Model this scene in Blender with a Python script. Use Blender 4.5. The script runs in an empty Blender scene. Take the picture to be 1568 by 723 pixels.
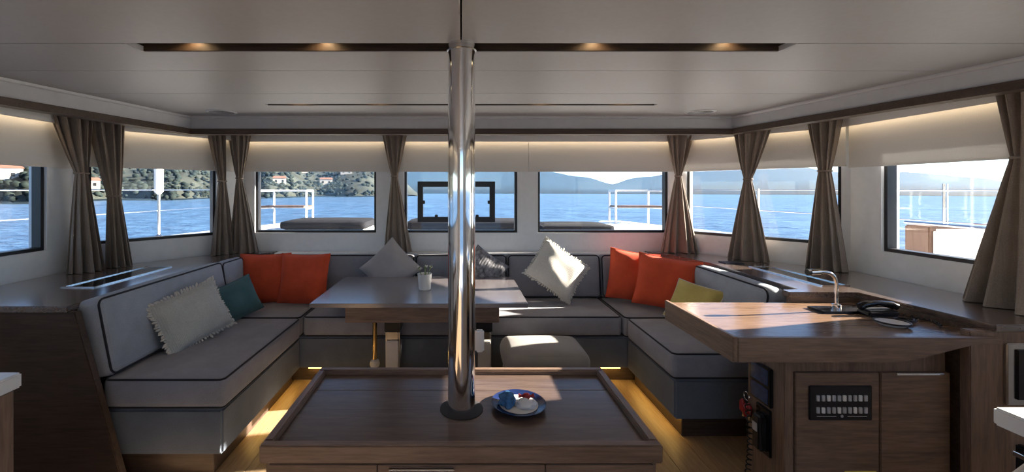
import bpy, bmesh, math, random
from mathutils import Vector, Matrix, noise
R = math.radians
rnd = random.Random(7)
S = bpy.context.scene
COL = S.collection
# ------------------------------------------------------------------ camera
F = 655.0
cam_d = bpy.data.cameras.new('camera')
cam = bpy.data.objects.new('camera', cam_d)
COL.objects.link(cam)
cam.location = (0, 0, 1.45)
cam.rotation_euler = (R(90), 0, 0)
cam_d.sensor_width = 36.0
cam_d.lens = 36.0 * F / 1568.0
cam_d.shift_x = (784 - 706) / 1568.0
cam_d.shift_y = (290 - 361.5) / 1568.0
cam_d.clip_start = 0.05
cam_d.clip_end = 20000
S.camera = cam
# ------------------------------------------------------------------ world, sun, exposure
SUN = Vector((1.0, 0.15, 0.37)).normalized()
wd = bpy.data.worlds.new('world')
S.world = wd
wd.use_nodes = True
nt = wd.node_tree
nt.nodes.clear()
wo = nt.nodes.new('ShaderNodeOutputWorld')
bg = nt.nodes.new('ShaderNodeBackground')
sky = nt.nodes.new('ShaderNodeTexSky')
sky.sky_type = 'NISHITA'
sky.sun_disc = False
sky.sun_elevation = R(40)
sky.sun_rotation = math.atan2(SUN.x, SUN.y)
sky.air_density = 0.7
sky.dust_density = 0.0
sky.ozone_density = 3.0
bg.inputs['Strength'].default_value = 0.16
nt.links.new(sky.outputs[0], bg.inputs[0])
nt.links.new(bg.outputs[0], wo.inputs[0])
sl = bpy.data.lights.new('sun', 'SUN')
sl.energy = 22.0
sl.color = (1.0, 0.90, 0.76)
sl.angle = R(0.6)
so = bpy.data.objects.new('sun', sl)
COL.objects.link(so)
so.rotation_euler = SUN.to_track_quat('Z', 'Y').to_euler()
so.location = (30, 4, 12)
vs = S.view_settings
vs.view_transform = 'Standard'
vs.look = 'None'
vs.gamma = 1.0
vs.use_curve_mapping = False
vs.exposure = 0.75

# ------------------------------------------------------------------ materials
MATS = {}
def newmat(name):
    m = bpy.data.materials.new(name)
    m.use_nodes = True
    MATS[name] = m
    nt = m.node_tree
    b = nt.nodes['Principled BSDF']
    return m, nt, b
def tex_coord(nt, scale, kind='Object'):
    tc = nt.nodes.new('ShaderNodeTexCoord')
    mp = nt.nodes.new('ShaderNodeMapping')
    mp.inputs['Scale'].default_value = scale
    nt.links.new(tc.outputs[kind], mp.inputs['Vector'])
    return mp.outputs['Vector']
def ramp(nt, fac, c0, c1, p0=0.3, p1=0.7):
    r = nt.nodes.new('ShaderNodeValToRGB')
    r.color_ramp.elements[0].position = p0
    r.color_ramp.elements[1].position = p1
    r.color_ramp.elements[0].color = (*c0, 1)
    r.color_ramp.elements[1].color = (*c1, 1)
    nt.links.new(fac, r.inputs['Fac'])
    return r.outputs['Color']
def add_bump(nt, b, height, strength, dist=0.002):
    bp = nt.nodes.new('ShaderNodeBump')
    bp.inputs['Strength'].default_value = strength
    bp.inputs['Distance'].default_value = dist
    nt.links.new(height, bp.inputs['Height'])
    nt.links.new(bp.outputs['Normal'], b.inputs['Normal'])
def nz(nt, vec, scale, detail=4, rough=0.55):
    n = nt.nodes.new('ShaderNodeTexNoise')
    n.inputs['Scale'].default_value = scale
    n.inputs['Detail'].default_value = detail
    n.inputs['Roughness'].default_value = rough
    nt.links.new(vec, n.inputs['Vector'])
    return n.outputs['Fac']
def plain(name, col, rough=0.5, metal=0.0, spec=0.5, var=0.06, nscale=18.0, bump=0.0):
    m, nt, b = newmat(name)
    v = tex_coord(nt, (1, 1, 1))
    f = nz(nt, v, nscale)
    lo = tuple(max(0, c * (1 - var)) for c in col)
    hi = tuple(min(1, c * (1 + var)) for c in col)
    nt.links.new(ramp(nt, f, lo, hi), b.inputs['Base Color'])
    b.inputs['Roughness'].default_value = rough
    b.inputs['Metallic'].default_value = metal
    b.inputs['Specular IOR Level'].default_value = spec
    if bump:
        add_bump(nt, b, f, bump)
    return m
def wood(name, dark, light, stretch, rough=0.4, spec=0.4, scale=1.0):
    """grain runs along the axis with the small stretch value"""
    m, nt, b = newmat(name)
    v = tex_coord(nt, stretch)
    f1 = nz(nt, v, 3.0 * scale, 8, 0.65)
    f2 = nz(nt, v, 11.0 * scale, 4, 0.6)
    mx = nt.nodes.new('ShaderNodeMath'); mx.operation = 'ADD'
    sc = nt.nodes.new('ShaderNodeMath'); sc.operation = 'MULTIPLY'; sc.inputs[1].default_value = 0.5
    nt.links.new(f1, mx.inputs[0]); nt.links.new(f2, mx.inputs[1])
    nt.links.new(mx.outputs[0], sc.inputs[0])
    nt.links.new(ramp(nt, sc.outputs[0], dark, light, 0.36, 0.64), b.inputs['Base Color'])
    b.inputs['Roughness'].default_value = rough
    b.inputs['Specular IOR Level'].default_value = spec
    add_bump(nt, b, f2, 0.08, 0.001)
    return m
def fabric(name, col, var=0.18, scale=260.0, bump=0.35, rough=0.9, mott=9.0):
    m, nt, b = newmat(name)
    v = tex_coord(nt, (1, 1, 1))
    wa = nt.nodes.new('ShaderNodeTexWave'); wa.inputs['Scale'].default_value = scale * 0.35
    wa.inputs['Distortion'].default_value = 1.5
    nt.links.new(v, wa.inputs['Vector'])
    f = nz(nt, v, scale, 2)
    g = nz(nt, v, mott, 5)
    a = nt.nodes.new('ShaderNodeMath'); a.operation = 'ADD'
    nt.links.new(f, a.inputs[0]); nt.links.new(g, a.inputs[1])
    h = nt.nodes.new('ShaderNodeMath'); h.operation = 'MULTIPLY'; h.inputs[1].default_value = 0.5
    nt.links.new(a.outputs[0], h.inputs[0])
    lo = tuple(c * (1 - var) for c in col)
    hi = tuple(min(1, c * (1 + var)) for c in col)
    nt.links.new(ramp(nt, h.outputs[0], lo, hi), b.inputs['Base Color'])
    b.inputs['Roughness'].default_value = rough
    b.inputs['Specular IOR Level'].default_value = 0.2
    b.inputs['Sheen Weight'].default_value = 0.15
    s = nt.nodes.new('ShaderNodeMath'); s.operation = 'ADD'
    nt.links.new(wa.outputs['Fac'], s.inputs[0]); nt.links.new(f, s.inputs[1])
    add_bump(nt, b, s.outputs[0], bump, 0.0015)
    return m
def emit(name, col, st):
    m, nt, b = newmat(name)
    b.inputs['Base Color'].default_value = (*col, 1)
    b.inputs['Emission Color'].default_value = (*col, 1)
    b.inputs['Emission Strength'].default_value = st
    return m
def glass(name, refl=0.5, tint=(1, 1, 1)):
    m, nt, b = newmat(name)
    nt.nodes.remove(b)
    out = nt.nodes['Material Output']
    t = nt.nodes.new('ShaderNodeBsdfTransparent'); t.inputs[0].default_value = (*tint, 1)
    g = nt.nodes.new('ShaderNodeBsdfGlossy'); g.inputs['Roughness'].default_value = 0.02
    lw = nt.nodes.new('ShaderNodeLayerWeight'); lw.inputs['Blend'].default_value = 0.5
    pw_ = nt.nodes.new('ShaderNodeMath'); pw_.operation = 'POWER'; pw_.inputs[1].default_value = 4.0
    nt.links.new(lw.outputs['Facing'], pw_.inputs[0])
    mu = nt.nodes.new('ShaderNodeMath'); mu.operation = 'MULTIPLY_ADD'; mu.inputs[1].default_value = refl; mu.inputs[2].default_value = 0.03
    nt.links.new(pw_.outputs[0], mu.inputs[0])
    mx = nt.nodes.new('ShaderNodeMixShader')
    nt.links.new(mu.outputs[0], mx.inputs[0])
    nt.links.new(t.outputs[0], mx.inputs[1]); nt.links.new(g.outputs[0], mx.inputs[2])
    nt.links.new(mx.outputs[0], out.inputs[0])
    return m

plain('headliner', (0.40, 0.395, 0.40), 0.45, var=0.03, nscale=40, bump=0.05)
plain('fascia', (0.54, 0.55, 0.57), 0.35, var=0.03)
plain('wall_white', (0.80, 0.83, 0.86), 0.45, var=0.03)
plain('black', (0.012, 0.012, 0.014), 0.4, var=0.2)
plain('black_gloss', (0.01, 0.01, 0.012), 0.12, var=0.2)
plain('rubber', (0.02, 0.02, 0.022), 0.7, var=0.2)
plain('chrome', (0.80, 0.79, 0.78), 0.07, 1.0, var=0.03)
plain('steel', (0.62, 0.61, 0.60), 0.22, 1.0, var=0.05)
plain('warm_chrome', (0.75, 0.55, 0.25), 0.18, 1.0, var=0.05)  # chrome with its warm reflection put into the metal colour
plain('gelcoat', (0.78, 0.78, 0.76), 0.3, var=0.03)
plain('ceramic', (0.80, 0.79, 0.75), 0.25, var=0.03)
plain('worktop_white', (0.72, 0.72, 0.71), 0.25, var=0.04)
plain('yellow', (0.85, 0.78, 0.15), 0.5, var=0.05)
plain('white_plastic', (0.75, 0.75, 0.73), 0.35, var=0.03)
plain('blue_glaze', (0.010, 0.022, 0.085), 0.15, var=0.2)
plain('blue_cloth', (0.03, 0.13, 0.30), 0.7, var=0.5, nscale=60)
plain('paper', (0.72, 0.74, 0.78), 0.7, var=0.08)
plain('red', (0.38, 0.02, 0.02), 0.4, var=0.1)
plain('green_leaf', (0.22, 0.30, 0.14), 0.6, var=0.3, nscale=60)
plain('screen_blue', (0.02, 0.05, 0.12), 0.15, var=0.3, nscale=30)
plain('grey_mark', (0.45, 0.45, 0.46), 0.5, var=0.05)
wood('wood_x', (0.135, 0.086, 0.060), (0.275, 0.185, 0.132), (0.8, 9, 9))
wood('wood_y', (0.135, 0.086, 0.060), (0.275, 0.185, 0.132), (9, 0.8, 9))
wood('wood_z', (0.135, 0.086, 0.060), (0.275, 0.185, 0.132), (9, 9, 0.8))
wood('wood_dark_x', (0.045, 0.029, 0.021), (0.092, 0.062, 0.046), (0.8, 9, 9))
wood('top_x', (0.075, 0.050, 0.040), (0.135, 0.095, 0.078), (0.8, 10, 10), rough=0.27, spec=0.5)
wood('table_x', (0.13, 0.115, 0.12), (0.20, 0.175, 0.18), (0.8, 10, 10), rough=0.2, spec=0.6)  # base greyed and lightened to stand in for the window reflection
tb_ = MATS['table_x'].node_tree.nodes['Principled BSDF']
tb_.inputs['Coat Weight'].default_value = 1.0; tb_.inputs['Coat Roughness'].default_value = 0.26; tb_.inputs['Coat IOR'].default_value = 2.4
wood('top_y', (0.075, 0.050, 0.040), (0.135, 0.095, 0.078), (10, 0.8, 10), rough=0.25, spec=0.5)
tb_ = MATS['top_y'].node_tree.nodes['Principled BSDF']
tb_.inputs['Coat Weight'].default_value = 1.0; tb_.inputs['Coat Roughness'].default_value = 0.2; tb_.inputs['Coat IOR'].default_value = 2.2
wood('desk_x', (0.15, 0.09, 0.058), (0.27, 0.175, 0.12), (0.8, 10, 10), rough=0.22, spec=0.5)
wood('slot_wood', (0.02, 0.012, 0.008), (0.05, 0.03, 0.018), (0.8, 9, 9), rough=0.6)
wood('floor_wood', (0.30, 0.20, 0.12), (0.46, 0.33, 0.20), (9, 0.7, 9), rough=0.4)
wood('teak', (0.11, 0.065, 0.045), (0.18, 0.11, 0.08), (9, 9, 0.8), rough=0.6)
fabric('sofa_grey', (0.29, 0.30, 0.34))
fabric('sofa_base_grey', (0.145, 0.172, 0.215))
fabric('back_grey', (0.345, 0.385, 0.44))
fabric('piping', (0.022, 0.022, 0.028), bump=0.1)
fabric('orange', (0.66, 0.095, 0.04), var=0.2)
fabric('teal', (0.065, 0.155, 0.175), var=0.25)
fabric('white_fluff', (0.68, 0.66, 0.61), var=0.12, scale=90, bump=1.0)
fabric('cream_weave', (0.55, 0.57, 0.54), var=0.15, scale=120, bump=0.8)
fabric('pale_grey', (0.42, 0.40, 0.40), var=0.12)
fabric('silver_grey', (0.25, 0.25, 0.27), var=0.9, scale=40, bump=1.0, rough=0.4, mott=25)
fabric('yellow_fab', (0.60, 0.50, 0.16), var=0.15)
fabric('ottoman_fab', (0.34, 0.335, 0.32), var=0.1)
fabric('curtain', (0.255, 0.21, 0.175), var=0.2, scale=160, bump=0.3)
fabric('pad_grey', (0.014, 0.015, 0.019), var=0.1)
MATS['pad_grey'].node_tree.nodes['Principled BSDF'].inputs['Sheen Weight'].default_value = 0.0
emit('led_warm', (1.0, 0.76, 0.48), 2.2)
emit('led_gold', (1.0, 0.62, 0.16), 6.0)
emit('lamp_disc', (1.0, 0.78, 0.48), 4.0)
glass('pane', 0.6)
glass('dark_glass', 0.9, (0.2, 0.2, 0.22))
# blind: diffuse with some daylight coming through the weave
m, nt_, b_ = newmat('blind')
v_ = tex_coord(nt_, (1, 1, 1))
f_ = nz(nt_, v_, 300, 2)
c_ = ramp(nt_, f_, (0.68, 0.68, 0.67), (0.78, 0.78, 0.77))
nt_.links.new(c_, b_.inputs['Base Color'])
b_.inputs['Roughness'].default_value = 0.8
tr_ = nt_.nodes.new('ShaderNodeBsdfTranslucent')
nt_.links.new(c_, tr_.inputs[0])
mx_ = nt_.nodes.new('ShaderNodeMixShader'); mx_.inputs[0].default_value = 0.12
nt_.links.new(b_.outputs[0], mx_.inputs[1]); nt_.links.new(tr_.outputs[0], mx_.inputs[2])
nt_.links.new(mx_.outputs[0], nt_.nodes['Material Output'].inputs[0])
# sea
m, nt_, b_ = newmat('sea')
v_ = tex_coord(nt_, (0.55, 1.0, 1.0), 'Object')
n1 = nz(nt_, v_, 0.5, 6, 0.6)
n2 = nz(nt_, v_, 0.06, 3, 0.5)
nt_.links.new(ramp(nt_, n1, (0.025, 0.075, 0.17), (0.080, 0.17, 0.31), 0.35, 0.65), b_.inputs['Base Color'])
b_.inputs['Roughness'].default_value = 0.3
b_.inputs['Specular IOR Level'].default_value = 0.7
ad_ = nt_.nodes.new('ShaderNodeMath'); ad_.operation = 'MULTIPLY_ADD'; ad_.inputs[1].default_value = 3.0
nt_.links.new(n2, ad_.inputs[0]); nt_.links.new(n1, ad_.inputs[2])
add_bump(nt_, b_, ad_.outputs[0], 1.0, 0.9)
plain('hill', (0.045, 0.052, 0.045), 0.95, var=0.6, nscale=0.06, spec=0.1)
plain('far_hill', (0.004, 0.009, 0.012), 0.95, var=0.35, nscale=0.01, spec=0.1)
plain('foliage', (0.018, 0.026, 0.024), 0.9, var=0.6, nscale=0.2, spec=0.1)
plain('house_wall', (0.45, 0.43, 0.40), 0.8, var=0.05)
plain('house_roof', (0.20, 0.10, 0.07), 0.8, var=0.1)

# ------------------------------------------------------------------ helpers
def wm(o):
    M = o.matrix_basis.copy()
    while o.parent:
        o = o.parent
        M = o.matrix_basis @ M
    return M
def finish(bm, mat, smooth):
    me = bpy.data.meshes.new('mesh')
    bmesh.ops.recalc_face_normals(bm, faces=bm.faces)
    bm.to_mesh(me); bm.free()
    me.materials.append(MATS[mat])
    if smooth:
        for p in me.polygons: p.use_smooth = True
        if smooth != 'all':
            me.set_sharp_from_angle(angle=R(38))
    return me
def part(name, bm, mat, parent, smooth=True, label=None, local=False):
    """one mesh under its thing; bm in world coordinates unless local"""
    me = finish(bm, mat, smooth)
    if not local:
        me.transform(wm(parent).inverted())
    o = bpy.data.objects.new(name, me)
    COL.objects.link(o)
    o.parent = parent
    if label: o['label'] = label
    return o
def tag(o, label, cat, group=None, kind=None):
    if label: o['label'] = label
    if cat: o['category'] = cat
    if group: o['group'] = group
    if kind: o['kind'] = kind
    return o
def solo(name, bm, mat, label=None, cat=None, group=None, kind=None, smooth=True):
    """a top-level thing that is one mesh, origin at the middle of its base"""
    me = finish(bm, mat, smooth)
    vs = [v.co for v in me.vertices]
    c = Vector(((min(v.x for v in vs) + max(v.x for v in vs)) / 2, (min(v.y for v in vs) + max(v.y for v in vs)) / 2, min(v.z for v in vs)))
    me.transform(Matrix.Translation(-c))
    o = bpy.data.objects.new(name, me)
    COL.objects.link(o)
    o.location = c
    return tag(o, label, cat, group, kind)
def thing(name, loc, label=None, cat=None, group=None, kind=None, rot=None):
    o = bpy.data.objects.new(name, None)
    COL.objects.link(o)
    o.empty_display_size = 0.1
    o.location = loc
    if rot is not None:
        o.rotation_euler = rot
    return tag(o, label, cat, group, kind)
def BM(): return bmesh.new()
def box(bm, x0, x1, y0, y1, z0, z1, M=None):
    vs = [bm.verts.new((x, y, z)) for x in (x0, x1) for y in (y0, y1) for z in (z0, z1)]
    for f in ((0, 1, 3, 2), (4, 6, 7, 5), (0, 4, 5, 1), (2, 3, 7, 6), (0, 2, 6, 4), (1, 5, 7, 3)):
        bm.faces.new([vs[i] for i in f])
    if M is not None:
        bmesh.ops.transform(bm, matrix=M, verts=vs)
    return vs
def bevel(bm, w, seg=2):
    bmesh.ops.bevel(bm, geom=list(bm.edges), offset=w, segments=seg, affect='EDGES', clamp_overlap=True)
    return bm
def bbox(x0, x1, y0, y1, z0, z1, w=0.004, seg=2, M=None):
    bm = BM(); box(bm, x0, x1, y0, y1, z0, z1); bevel(bm, w, seg)
    if M is not None: bm.transform(M)
    return bm
def prism(bm, poly, z0, z1):
    lo = [bm.verts.new((x, y, z0)) for x, y in poly]
    hi = [bm.verts.new((x, y, z1)) for x, y in poly]
    n = len(poly)
    bm.faces.new(lo[::-1]); bm.faces.new(hi)
    for i in range(n):
        bm.faces.new((lo[i], lo[(i + 1) % n], hi[(i + 1) % n], hi[i]))
    return lo + hi
def tube(bm, pts, r, n=8, closed=False, cap=True):
    pts = [Vector(p) for p in pts]
    rings = []
    N = len(pts)
    prev = None
    for i, p in enumerate(pts):
        if closed:
            t = (pts[(i + 1) % N] - pts[i - 1]).normalized()
        else:
            t = (pts[min(i + 1, N - 1)] - pts[max(i - 1, 0)]).normalized()
        if prev is None:
            a = t.orthogonal().normalized()
        else:
            a = (prev - t * prev.dot(t))
            a = a.normalized() if a.length > 1e-6 else t.orthogonal().normalized()
        prev = a
        b = t.cross(a)
        rr = r[i] if isinstance(r, (list, tuple)) else r
        rings.append([bm.verts.new(p + (a * math.cos(k * 2 * math.pi / n) + b * math.sin(k * 2 * math.pi / n)) * rr) for k in range(n)])
    for i in range(N if closed else N - 1):
        A, B = rings[i], rings[(i + 1) % N]
        for k in range(n):
            bm.faces.new((A[k], A[(k + 1) % n], B[(k + 1) % n], B[k]))
    if cap and not closed:
        bm.faces.new(rings[0][::-1]); bm.faces.new(rings[-1])
    return bm
def lathe(bm, prof, c, n=32, axis=None):
    """prof: (r, z) from bottom to top, revolved about the z axis at c"""
    rings = []
    for r, z in prof:
        if r < 1e-5:
            rings.append([bm.verts.new((c[0], c[1], c[2] + z))])
        else:
            rings.append([bm.verts.new((c[0] + r * math.cos(k * 2 * math.pi / n), c[1] + r * math.sin(k * 2 * math.pi / n), c[2] + z)) for k in range(n)])
    for A, B in zip(rings, rings[1:]):
        for k in range(n):
            a0, a1 = A[k % len(A)], A[(k + 1) % len(A)]
            b0, b1 = B[k % len(B)], B[(k + 1) % len(B)]
            f = [a0, a1, b1, b0]
            u = []
            for v in f:
                if v not in u: u.append(v)
            if len(u) > 2:
                try: bm.faces.new(u)
                except ValueError: pass
    if len(rings[0]) > 1: bm.faces.new(rings[0][::-1])
    if len(rings[-1]) > 1: bm.faces.new(rings[-1])
    return bm
def soft_box(hx, hy, hz, r=0.03, crown=0.012, n=6, puff=0.0, top_only=True):
    """upholstered block centred on the origin: rounded edges, slightly crowned faces"""
    def axis(h):
        rr = min(r, h * 0.95)
        a = [-h, -h + rr * 0.12, -h + rr * 0.45, -h + rr]
        inner = [(-h + rr) + (2 * h - 2 * rr) * k / n for k in range(1, n)]
        return a + inner + [-q for q in a[::-1]]
    ax = [axis(hx), axis(hy), axis(hz)]
    H = (hx, hy, hz)
    bm = BM()
    def mp(p):
        inn = [max(-(H[i] - min(r, H[i] * .95)), min(H[i] - min(r, H[i] * .95), p[i])) for i in range(3)]
        d = Vector([p[i] - inn[i] for i in range(3)])
        q = Vector(inn)
        if d.length > 1e-9:
            q = q + d.normalized() * r * min(1, max(abs(d.x), abs(d.y), abs(d.z)) / r)
        u, v, w = p[0] / hx, p[1] / hy, p[2] / hz
        q.z += crown * (1 - u * u) * (1 - v * v) * (w if not top_only else max(0, w))
        q.y += puff * (1 - u * u) * (1 - w * w) * v
        q.x += puff * (1 - v * v) * (1 - w * w) * u
        return q
    for fix in range(3):
        a, b = [i for i in range(3) if i != fix]
        for s in (-1, 1):
            g = []
            for p in ax[a]:
                row = []
                for q in ax[b]:
                    c = [0, 0, 0]; c[fix] = s * H[fix]; c[a] = p; c[b] = q
                    row.append(bm.verts.new(mp(c)))
                g.append(row)
            for i in range(len(g) - 1):
                for j in range(len(g[0]) - 1):
                    bm.faces.new((g[i][j], g[i + 1][j], g[i + 1][j + 1], g[i][j + 1]))
    bmesh.ops.remove_doubles(bm, verts=bm.verts, dist=1e-5)
    return bm
def round_rect(hx, hy, r, n=5):
    pts = []
    for cx, cy, a0 in ((hx - r, hy - r, 0), (-hx + r, hy - r, 90), (-hx + r, -hy + r, 180), (hx - r, -hy + r, 270)):
        for k in range(n + 1):
            a = R(a0 + 90 * k / n)
            pts.append((cx + r * math.cos(a), cy + r * math.sin(a)))
    return pts
def pipe_loop(hx, hy, z, r=0.03, rad=0.006, axis='z'):
    out = BM()
    pts = []
    for x, y in round_rect(hx, hy, r):
        pts.append({'z': (x, y, z), 'y': (x, z, y), 'x': (z, x, y)}[axis])
    tube(out, pts, rad, 6, closed=True)
    return out
def cushion(name, c, h, label, cat, rot=(0, 0, 0), mat='sofa_grey', r=0.03, crown=0.012, pipes=('top', 'bottom'), axis='z', group=None, puff=0.004):
    """box cushion: centre c, half sizes h, piped along the edges of the two faces across the axis"""
    t = thing(name, c, label, cat, group, rot=rot)
    body = soft_box(h[0], h[1], h[2], r, crown, puff=puff)
    part('cover', body, mat, t, local=True)
    i = 'xyz'.index(axis)
    a, b = [k for k in range(3) if k != i]
    for w, s in (('top', 1), ('bottom', -1)):
        if w in pipes:
            part('piping', pipe_loop(h[a] - r * 0.25, h[b] - r * 0.25, s * (h[i] - r * 0.25), max(r, 0.02), 0.0055, axis), 'piping', t, local=True, label='dark piping along the cushion edge')
    return t
def pillow_mesh(w, h, t, n=18, point=0.07, dent=0.0, seed=0):
    bm = BM()
    L = [-1 + 2 * k / n for k in range(n + 1)]
    G = {}
    for side in (1, -1):
        for i, u in enumerate(L):
            for j, v in enumerate(L):
                edge = abs(u) > 0.999 or abs(v) > 0.999
                if edge and side == -1:
                    G[(side, i, j)] = G[(1, i, j)]; continue
                x = u * w / 2 * (1 - point * (1 - v * v))
                z = v * h / 2 * (1 - point * (1 - u * u))
                y = t / 2 * ((1 - u ** 4) * (1 - v ** 4)) ** 0.55 * side
                y *= 1 + 0.25 * noise.noise(Vector((u * 1.6 + seed, v * 1.6, side * 3 + seed)))
                if dent:
                    y += side * -dent * t * math.exp(-((u / 0.35) ** 2)) * max(0, v) ** 1.5
                    z -= dent * h * 0.35 * math.exp(-((u / 0.3) ** 2)) * max(0, v) ** 3
                G[(side, i, j)] = bm.verts.new((x, y, z))
    for side in (1, -1):
        for i in range(n):
            for j in range(n):
                q = [G[(side, i, j)], G[(side, i + 1, j)], G[(side, i + 1, j + 1)], G[(side, i, j + 1)]]
                bm.faces.new(q if side == -1 else q[::-1])
    return bm
def pillow_edge(w, h, point=0.07, m=12):
    pts = []
    for k in range(m): pts.append((-1 + 2 * k / m, -1))
    for k in range(m): pts.append((1, -1 + 2 * k / m))
    for k in range(m): pts.append((1 - 2 * k / m, 1))
    for k in range(m): pts.append((-1, 1 - 2 * k / m))
    return [Vector((u * w / 2 * (1 - point * (1 - v * v)), 0, v * h / 2 * (1 - point * (1 - u * u)))) for u, v in pts]
def pillow(label, c, w, h, t, rot, mat, fringe=None, pipe=None, dent=0.0, seed=0):
    """throw pillow: local x = width, z = height, y = thickness; rot is a Matrix, lowest point drops onto nothing: c is the centre"""
    o = thing('throw_pillow', c, label, 'pillow')
    o.rotation_euler = rot.to_euler()
    part('cover', pillow_mesh(w, h, t, dent=dent, seed=seed), mat, o, local=True)
    if pipe:
        bm = BM(); tube(bm, pillow_edge(w, h), 0.004, 5, closed=True)
        part('piping', bm, pipe, o, local=True)
    if fringe:
        bm = BM()
        rr = random.Random(seed)
        E = pillow_edge(w, h, m=22)
        for k, p in enumerate(E):
            d = p.normalized()
            q = p + d * rr.uniform(0.014, 0.026) + Vector((rr.uniform(-.006, .006), rr.uniform(-.006, .006), rr.uniform(-.006, .006)))
            tube(bm, [p - d * 0.004, (p + q) / 2, q], [0.006, 0.008, 0.003], 5)
        f = part('fringe', bm, fringe, o, local=True, label='tufted fringe around the pillow edge')
        f['kind'] = 'stuff'
    return o
def RX(a): return Matrix.Rotation(R(a), 3, 'X')
def RY(a): return Matrix.Rotation(R(a), 3, 'Y')
def RZ(a): return Matrix.Rotation(R(a), 3, 'Z')

# ------------------------------------------------------------------ the room shell
ZC = 2.03          # ceiling underside
WT = 0.12          # wall thickness
# floor with planks
bm = BM(); box(bm, -2.87, 2.87, -2.72, 4.1, -0.06, -0.014)
floor = solo('floor', bm, 'floor_wood', kind='structure')
pw = 0.16
bmp = bbox(-pw / 2 + 0.001, pw / 2 - 0.001, -1.15, 1.15, -0.014, 0.0, 0.0012, 1)
plank_me = finish(bmp, 'floor_wood', True)
floor_top = Vector(floor.location)
for i in range(36):
    x = -2.79 + i * pw
    if x > 2.78: break
    for j in range(3):
        o = bpy.data.objects.new('plank', plank_me)
        COL.objects.link(o)
        o.parent = floor
        yy = -1.5 + j * 2.302 + (0.0 if i % 2 else 0.0)
        o.location = Vector((x, yy, 0)) - floor_top
# ceiling: slab above, headliner panels below it
def FX(y): return 2.15 + (3.4 - y) * 0.2      # half width of the headliner at depth y
bm = BM(); box(bm, -3.1, 3.1, -2.72, 4.1, 2.15, 2.22)
ceiling = solo('ceiling', bm, 'headliner', kind='structure')
g = 0.003
def panel(poly, mat='headliner'):
    bm = BM(); prism(bm, poly, ZC, ZC + 0.02)
    return part('headliner_panel', bm, mat, ceiling, smooth=False)
YS1, YS1b, YS2, YS2b, YB = 1.70, 1.805, 2.905, 2.965, 3.40
panel([(-2.745, -2.6), (-g, -2.6), (-g, YS1 - g), (-FX(YS1), YS1 - g), (-2.745, 0.425)])
panel([(g, -2.6), (2.745, -2.6), (2.745, 0.425), (FX(YS1), YS1 - g), (g, YS1 - g)])
sx = 1.34
panel([(-FX(YS1), YS1 + g), (-sx, YS1 + g), (-sx, YS1b), (sx, YS1b), (sx, YS1 + g), (FX(YS1), YS1 + g), (FX(2.09), 2.09 - g), (-FX(2.09), 2.09 - g)])
panel([(-FX(2.09), 2.09 + g), (FX(2.09), 2.09 + g), (FX(2.59), 2.59 - g), (-FX(2.59), 2.59 - g)])
panel([(-FX(2.59), 2.59 + g), (FX(2.59), 2.59 + g), (FX(YS2), YS2), (-FX(YS2), YS2)])
panel([(-FX(YS2), YS2), (-sx, YS2), (-sx, YS2b), (sx, YS2b), (sx, YS2), (FX(YS2), YS2), (FX(YB), YB), (-FX(YB), YB)])
# light troughs in the two slots, each with four recessed downlights
def trough(y0, y1, label):
    t = thing('light_trough', (0, (y0 + y1) / 2, ZC), label, 'light trough')
    e = 0.012
    bm = BM()
    box(bm, -sx - e, sx + e, y0 - e, y0 - 0.001, ZC + 0.021, 2.125)
    box(bm, -sx - e, sx + e, y1 + 0.001, y1 + e, ZC + 0.021, 2.125)
    box(bm, -sx, sx, y1 - 0.006, y1 - 0.0005, ZC + 0.003, ZC + 0.0205)
    box(bm, -sx - e, -sx - 0.001, y0, y1, ZC + 0.021, 2.125)
    box(bm, sx + 0.001, sx + e, y0, y1, ZC + 0.021, 2.125)
    box(bm, -sx - e, sx + e, y0 - e, y1 + e, 2.125, 2.14)
    part('housing', bm, 'slot_wood', t, smooth=False)
    for s in (-1, 1):
        bm = BM(); box(bm, s * sx - 0.004, s * sx + 0.004, y0, y1, ZC, ZC + 0.022)
        part('end_trim', bm, 'fascia', t, smooth=False)
    return t
tr1 = trough(YS1 + g, YS1b, 'long dark ceiling light slot nearest the viewer, behind the pole top')
tr2 = trough(YS2, YS2b, 'thin dark ceiling light slot farther off, above the dining table')
k = 0
names = ['far left', 'second from left', 'second from right', 'far right']
for ys, w in (((YS1 + YS1b) / 2 + 0.015, 'near'), ((YS2 + YS2b) / 2 + 0.003, 'farther')):
    for q, x in enumerate((-1.12, -0.57, 0.56, 1.12)):
        r0 = 0.026 if w == 'near' else 0.018
        t = thing('downlight', (x, ys, 2.1), 'small warm downlight in the %s ceiling slot, %s of its four' % (w, names[q]), 'downlight')
        bm = BM(); lathe(bm, [(r0 * .8, 0.0), (r0, 0.0), (r0, 0.024), (r0 * .8, 0.024)], (x, ys, 2.1), 20)
        part('housing', bm, 'steel', t)
        bm = BM(); lathe(bm, [(r0 * .75, -0.002), (r0 * .75, 0.004)], (x, ys, 2.1), 20)
        part('lens', bm, 'lamp_disc', t)
        L = bpy.data.lights.new('downlight_lamp', 'SPOT')
        L.energy = 0.9 if w == 'near' else 0.8
        L.color = (1.0, 0.70, 0.38); L.spot_size = R(150); L.spot_blend = 0.6; L.shadow_soft_size = 0.01
        lo = bpy.data.objects.new('downlight_lamp', L); COL.objects.link(lo); lo.parent = t
        lo.location = (0, 0, -0.008)
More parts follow.
